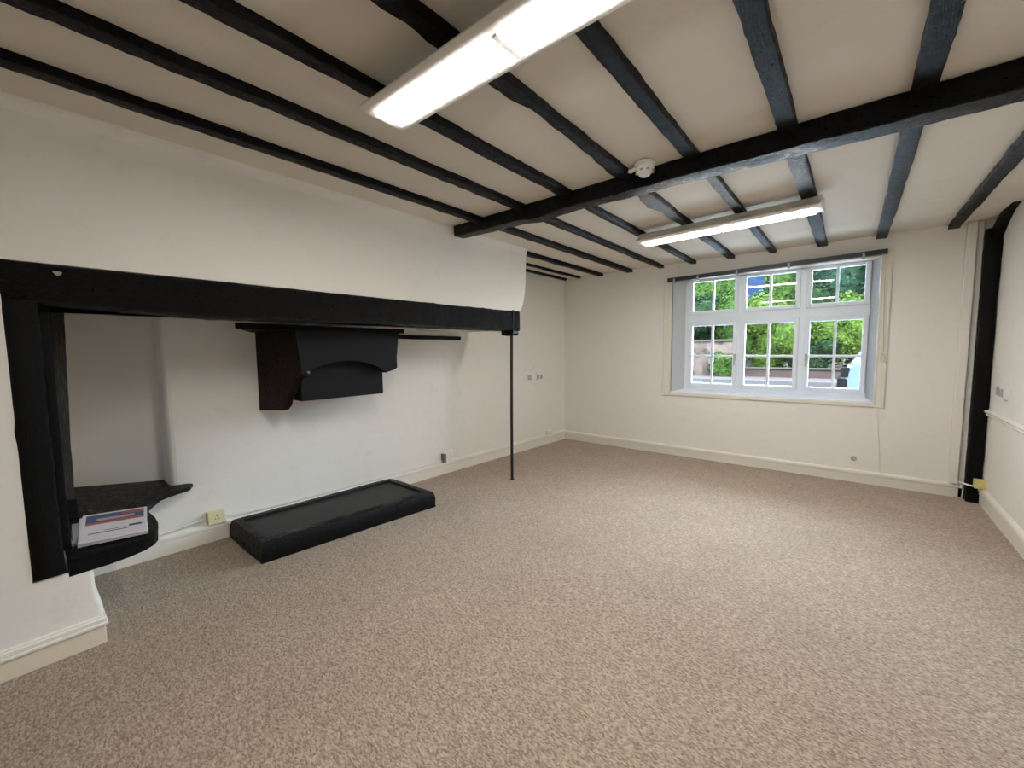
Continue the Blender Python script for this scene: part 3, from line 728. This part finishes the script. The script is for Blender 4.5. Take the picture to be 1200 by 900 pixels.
# ------------------------------------------------------------------ leaflets on the seat shelf
def quad_box(c, z0, z1): return MB().hexa([(x, y, z0) for x, y in c], [(x, y, z1) for x, y in c])
def lerp4(c, u, v):
    a = Vector(c[0]).lerp(Vector(c[1]), u); b = Vector(c[3]).lerp(Vector(c[2]), u); q = a.lerp(b, v); return (q.x, q.y)
def patch(c, u0, u1, v0, v1, z0, z1): return quad_box([lerp4(c, u0, v0), lerp4(c, u1, v0), lerp4(c, u1, v1), lerp4(c, u0, v1)], z0, z1)
cA = [(-3.10, .135), (-3.03, .33), (-3.44, .40), (-3.50, .155)]
g = 'papers on the seat shelf'
tag(quad_box(cA, .5, .508).build('leaflet', M['paper_grey'], bevel=.001), 'grey sheet lowest in the pile, showing beside the post', 'leaflet', g)
cB = [(-3.035, .147), (-2.975, .415), (-3.43, .475), (-3.52, .19)]
t = thing('leaflet', (-3.2, .3, .508), 'plain white leaflets in the middle of the pile', 'leaflet', g)
quad_box(cB, .508, .526).build('pages', M['paper'], t, bevel=.001)
m = MB()
for zz in (.512, .517, .522):
    m2 = patch(cB, -.002, 1.002, -.002, .3, zz, zz + .0012); m._add(m2.v, m2.f)
m.build('page_edges', M['ink'], t)
cC = [(-3.06, .152), (-2.99, .412), (-3.43, .482), (-3.535, .205)]
t = thing('leaflet', (-3.25, .3, .526), 'top leaflet with a red and blue printed band', 'leaflet', g)
quad_box(cC, .526, .533).build('cover', M['paper'], t, bevel=.001)
patch(cC, .06, .95, .60, .93, .5328, .5336).build('photo_band', M['print_blue'], t)
patch(cC, .22, .80, .66, .76, .5334, .5340).build('pale_patch', M['print_pale'], t)
patch(cC, .06, .95, .53, .62, .5328, .5337).build('red_band', M['print_red'], t)
m = patch(cC, .60, .95, .80, .90, .5334, .5340); m.build('red_corner', M['print_red'], t)
m = patch(cC, .12, .72, .17, .195, .5328, .5335); q = patch(cC, .72, .92, .24, .31, .5328, .5335); m._add(q.v, q.f); q = patch(cC, .35, .68, .24, .255, .5328, .5335); m._add(q.v, q.f)
m.build('text_lines', M['ink'], t)

# ------------------------------------------------------------------ outside
GZ = .25; PZ = .50
struct(MB().box(-40, 40, 6.4, 60, GZ - .3, GZ).build('ground', M['verge'], base=(0, 20, GZ - .3)))
struct(MB().box(-40, 40, 11.6, 14.3, GZ - .1, GZ + .02).build('road', M['road'], base=(0, 11, GZ - .1)))
struct(MB().box(-40, 40, 6.3, 11.6, GZ - .1, GZ + .03).build('bounce_slab', M['bounce_pale'], base=(0, 9, GZ - .1)))  # unseen pale slab added below sill height to bounce daylight onto the ceiling
struct(MB().prism([(27, GZ - .2), (30, 1.6), (36, 4.5), (44, 6.5), (60, 7), (60, GZ - .2)], lambda p: (-60, p[0], p[1]), lambda p: (40, p[0], p[1])).build('hillside', M['leaf_dark'], base=(0, 40, GZ - .2)))
struct(MB().box(-40, 40, 14.3, 14.5, GZ - .1, PZ + .01).build('kerb', M['kerb'], base=(0, 14.4, GZ - .1)))
struct(MB().box(-40, 40, 14.5, 16.3, GZ - .1, PZ).build('pavement', M['pavement'], base=(0, 15.4, GZ - .1)))
gw = thing('garden_wall', (0, 16.3, GZ), 'low brown brick wall along the far side of the road under the hedge', 'wall', None, 'thing')
MB().box(-3.15, 12, 16.2, 16.45, PZ, .76).build('brickwork', M['brick'], gw)
MB().box(-3.15, 12, 16.15, 16.5, .76, .82).build('coping', M['coping'], gw, bevel=.02)
gs = thing('garden_wall', (-6, 16.3, GZ), 'taller pinkish stone wall across the road, seen through the chimney-side panes', 'wall', None, 'thing')
MB().box(-12, -3.16, 16.2, 16.6, PZ, 1.72).build('stonework', M['stone'], gs)
MB().box(-12, -3.16, 16.15, 16.65, 1.72, 1.8).build('coping', M['coping'], gs, bevel=.02)

def bush(name, c, rad, n, leaf, mat, label, cat, group, seed, trunk=None):
    rnd = random.Random(seed); t = thing(name, (c[0], c[1], GZ), label, cat, group, 'thing')
    m = MB(); vs = []; fs = []
    lumps = [(Vector((rnd.uniform(-.55, .55) * rad[0], rnd.uniform(-.55, .55) * rad[1], rnd.uniform(-.6, .6) * rad[2])), rnd.uniform(.4, .6)) for _ in range(9)] + [(Vector((0, 0, 0)), .8)]
    cv = Vector(c)
    for i in range(n):
        l, s = lumps[rnd.randrange(len(lumps))]
        d = Vector((rnd.gauss(0, 1), rnd.gauss(0, 1), rnd.gauss(0, 1))).normalized()
        q = cv + l + Vector((d.x * rad[0], d.y * rad[1], d.z * rad[2])) * s * rnd.uniform(.75, 1.02)
        if q.z < GZ + .02: q.z = GZ + .02 + rnd.random() * .2
        nn = (d + Vector((rnd.gauss(0, .6), rnd.gauss(0, .6), rnd.gauss(0, .6)))).normalized()
        a = nn.orthogonal().normalized(); b = nn.cross(a); ang = rnd.uniform(0, 6.28)
        u = (a * math.cos(ang) + b * math.sin(ang)) * leaf * rnd.uniform(.6, 1.3); v = nn.cross(u) * .5
        k = len(vs); vs += [q - u, q + v * .9 + nn * leaf * .12, q + u, q - v * .9 + nn * leaf * .12]; fs.append((k, k + 1, k + 2, k + 3))
    m._add(vs, fs); m.build('foliage', mat, t)
    core = MB()
    for l, s in lumps:
        rings = []
        for j in range(7):
            ph = math.pi * (j + .5) / 7; rings.append([cv + l + Vector((math.sin(ph) * math.cos(a) * rad[0], math.sin(ph) * math.sin(a) * rad[1], math.cos(ph) * rad[2])) * s * .78 for a in (2 * math.pi * k / 10 for k in range(10))])
        core.loft(rings)
    core.build('inner_foliage', mat, t, smooth=60)
    if trunk: MB().tube([(c[0], c[1], GZ), (c[0] + .1, c[1], (GZ + c[2]) / 2), (c[0], c[1], c[2])], [trunk, trunk * .8, trunk * .5], 10).build('trunk', M['bark'], t, smooth=60)
    return t
hg = 'bushes of the roadside hedge'; tg = 'trees beyond the hedge'
bush('hedge_bush', (-1.95, 17.3, 2.0), (1.25, .9, 1.55), 9000, .065, M['leaf_yellow'], 'bright yellow-green bush filling the middle lower panes', 'bush', hg, 1)
bush('hedge_bush', (.0, 17.5, 2.0), (1.2, .9, 1.5), 9000, .065, M['leaf_yellow'], 'yellow-green bush over the low wall behind the parked car', 'bush', hg, 2)
bush('hedge_bush', (-3.3, 17.6, 2.3), (1.0, .8, 1.2), 7000, .065, M['leaf_green'], 'mid green bush rising where stone wall meets brick wall', 'bush', hg, 3)
bush('hedge_bush', (-4.9, 17.6, 2.7), (1.2, .8, 1.15), 7000, .065, M['leaf_dark'], 'dark green bush growing on top of the stone wall', 'bush', hg, 4)
bush('hedge_bush', (-3.45, 15.85, .88), (.45, .22, .45), 1500, .07, M['leaf_green'], 'small green shrub in front of the stone wall end', 'bush', hg, 5)
bush('hedge_bush', (1.3, 17.4, 1.5), (1.1, .8, 1.35), 7000, .065, M['leaf_dark'], 'dark green bush behind the parked car, nearest the window edge', 'bush', hg, 6)
bush('hedge_bush', (-.95, 16.9, 1.25), (.75, .5, .6), 4500, .06, M['leaf_dark'], 'dark shaded low bush between the two yellow-green bushes', 'bush', hg, 7)
bush('garden_tree', (-5.35, 21.0, 4.2), (1.3, 1.2, 2.6), 10000, .09, M['leaf_green'], 'mid green tree seen in the upper pane nearest the chimney', 'tree', tg, 8, .16)
bush('garden_tree', (-2.1, 22.0, 3.9), (1.1, 1.0, 2.6), 9000, .09, M['leaf_green'], 'green tree right of the slate roof in the middle upper panes', 'tree', tg, 9, .16)
bush('garden_tree', (-.35, 21.5, 4.4), (1.5, 1.2, 2.6), 9000, .085, M['leaf_blue'], 'blue-green tree behind the right hand upper panes', 'tree', tg, 10, .16)
bush('garden_tree', (1.6, 20.5, 4.0), (1.4, 1.2, 2.2), 8000, .09, M['leaf_green'], 'green tree at the right edge of the window view', 'tree', tg, 11, .16)
bush('garden_tree', (-3.9, 27.5, 4.2), (2.0, 1.5, 3.0), 6000, .12, M['leaf_dark'], 'dark tall tree standing behind the slate roofed house', 'tree', tg, 12, .2)
bush('garden_tree', (-8.5, 24, 4.5), (2.5, 1.5, 3.2), 4200, .16, M['leaf_dark'], 'dark tree behind the stone wall, furthest to the chimney side', 'tree', tg, 13, .2)
bush('garden_tree', (.5, 26, 4.2), (2.6, 1.5, 3.8), 4600, .16, M['leaf_dark'], 'tall dark tree behind the blue-green tree', 'tree', tg, 14, .2)
bush('garden_tree', (-5.75, 25.2, 4.4), (1.35, 1.0, 2.9), 6000, .10, M['leaf_green'], 'slender green tree between the chimney-side tree and the slate roof', 'tree', tg, 18, .16)
bush('hedge_bush', (-5.3, 19.6, 2.3), (1.7, .7, 1.5), 6000, .09, M['leaf_dark'], 'dark shrub behind the stone wall, under the tree nearest the chimney side', 'bush', hg, 15)
bush('hedge_bush', (-.9, 19.8, 2.2), (1.3, .6, 1.6), 6000, .09, M['leaf_dark'], 'dark shrub behind the two yellow-green bushes', 'bush', hg, 16)
bush('hedge_bush', (1.6, 19.2, 1.9), (1.2, .6, 1.3), 5000, .09, M['leaf_dark'], 'dark shrub behind the bush at the window edge', 'bush', hg, 17)

hs = thing('house', (-3.6, 24.5, GZ), 'house with a blue-grey slate roof among the trees', 'house', None, 'thing')
MB().box(-4.2, -2.6, 23.8, 25.4, GZ, 3.4).build('walls', M['house'], hs)
MB().prism([(23.5, 3.2), (24.6, 5.4), (25.7, 3.2)], lambda p: (-4.4, p[0], p[1]), lambda p: (-2.45, p[0], p[1])).build('roof', M['slate'], hs)
MB().box(-3.9, -3.1, 23.76, 23.82, 1.6, 2.6).build('window', M['car_glass'], hs)

# parked car: only its tail shows
cx0, cy0 = -.14, 10.4
car = thing('car', (cx0 + 1.9, cy0 + .85, GZ + .02), 'pale silver-blue parked car, its tail showing in the lower window corner', 'car')
zb = GZ + .02
prof = [(.02, .24), (-.02, .42), (.01, .60), (.10, .82), (.20, .90), (1.0, .93), (2.6, .92), (3.5, .80), (3.78, .62), (3.82, .4), (3.78, .24)]
m = MB(); rings = []
for y, s in ((0, .96), (.08, 1.0), (1.6, 1.0), (1.68, .96)):
    rings.append([(cx0 + 1.9 + (x - 1.9) * s, cy0 + y, zb + z) for x, z in prof])
m.loft(rings).build('body', M['car'], car, smooth=40)
cab = [(.14, .88), (.42, 1.36), (.60, 1.43), (1.9, 1.45), (2.05, 1.40), (2.75, .90)]
m = MB().loft([[(cx0 + x, cy0 + .06, zb + z) if z < 1 else (cx0 + x, cy0 + .18, zb + z) for x, z in cab], [(cx0 + x, cy0 + 1.62, zb + z) if z < 1 else (cx0 + x, cy0 + 1.50, zb + z) for x, z in cab]])
m.build('cabin', M['car_glass'], car, smooth=30)
m = MB().loft([[(cx0 + x, cy0 + .165, zb + z), (cx0 + x, cy0 + 1.515, zb + z), (cx0 + x, cy0 + 1.50, zb + z + .035), (cx0 + x, cy0 + .18, zb + z + .035)] for x, z in ((.40, 1.345), (.60, 1.425), (1.9, 1.445), (2.06, 1.40))])
m.build('roof', M['car'], car, smooth=40)
for x0, x1 in ((.16, .42), (1.2, 1.27), (2.05, 2.75)):
    pass
MB().hexa([(cx0 + .62, cy0 + .045, zb + .9), (cx0 + .78, cy0 + .045, zb + .9), (cx0 + .78, cy0 + .09, zb + .9), (cx0 + .62, cy0 + .09, zb + .9)], [(cx0 + .72, cy0 + .165, zb + 1.43), (cx0 + .84, cy0 + .165, zb + 1.43), (cx0 + .84, cy0 + .2, zb + 1.43), (cx0 + .72, cy0 + .2, zb + 1.43)]).build('pillar', M['car'], car)
MB().box(cx0 - .05, cx0 + .12, cy0 - .01, cy0 + 1.69, zb + .24, zb + .60).build('rear_bumper', M['rubber'], car, bevel=.03)
for y in (.0, 1.46):
    MB().box(cx0 + .0, cx0 + .13, cy0 + y - .006, cy0 + y + .2, zb + .62, zb + .82).build('tail_lamp', M['lamp_red'], car, bevel=.02)
for x in (.72, 3.05):
    for y in (.02, 1.48):
        w_ = MB().lathe([(0, 0), (.2, 0), (.29, .02), (.30, .08), (.29, .16), (.2, .18), (0, .18)], (cx0 + x, cy0 + y, zb + .30), 'y', 24).build('wheel', M['rubber'], car, smooth=40)
        MB().lathe([(0, -.006), (.19, -.006), (.19, .02), (0, .02)], (cx0 + x, cy0 + y + (0 if y < 1 else .166), zb + .30), 'y', 16).build('hubcap', M['alloy'], w_, smooth=40)

# ------------------------------------------------------------------ daylight
wd = bpy.data.worlds.new('sky'); SC.world = wd; wd.use_nodes = True
nt = wd.node_tree; bg = nt.nodes['Background']
bg.inputs[0].default_value = (.66, .84, 1.0, 1); bg.inputs[1].default_value = 46
sl = bpy.data.lights.new('sun', 'SUN'); sl.energy = 20; sl.angle = R(8); sl.color = (1, .95, .86)
so = bpy.data.objects.new('sun', sl); C.objects.link(so)
so.rotation_euler = Vector((-.5, .5, -.7)).to_track_quat('-Z', 'Y').to_euler()

pt = bpy.data.lights.new('window_portal', 'AREA'); pt.shape = 'RECTANGLE'; pt.size = 1.95; pt.size_y = 1.5; pt.cycles.is_portal = True
po = bpy.data.objects.new('window_portal', pt); C.objects.link(po); po.location = (-.835, YW + .12, 1.68); po.rotation_euler = (R(-90), 0, 0)

# ------------------------------------------------------------------ camera
f = 481.4; yaw, pit, rol = R(-39.49), R(4.70), R(-.644)
F = Vector((math.sin(yaw) * math.cos(pit), math.cos(yaw) * math.cos(pit), -math.sin(pit)))
r = F.cross(Vector((0, 0, 1))).normalized(); u = r.cross(F)
r2 = r * math.cos(rol) + u * math.sin(rol); u2 = -r * math.sin(rol) + u * math.cos(rol)
cd = bpy.data.cameras.new('camera'); cam = bpy.data.objects.new('camera', cd); C.objects.link(cam)
cam.matrix_world = Matrix(((r2.x, u2.x, -F.x, 0), (r2.y, u2.y, -F.y, 0), (r2.z, u2.z, -F.z, 1.5), (0, 0, 0, 1)))
cd.sensor_width = 36; cd.sensor_fit = 'HORIZONTAL'; cd.lens = f / 1200 * 36; cd.clip_start = .02; cd.clip_end = 200
SC.camera = cam

for o in bpy.data.objects:
    if '_o' in o: del o['_o']
vs = SC.view_settings
vs.view_transform = 'Standard'; vs.look = 'None'; vs.gamma = 1; vs.use_curve_mapping = False; vs.exposure = 0
SC.cycles.max_bounces = 10; SC.cycles.diffuse_bounces = 6; SC.cycles.transparent_max_bounces = 12
SC.cycles.use_denoising = True
SC.cycles.sample_clamp_indirect = 6
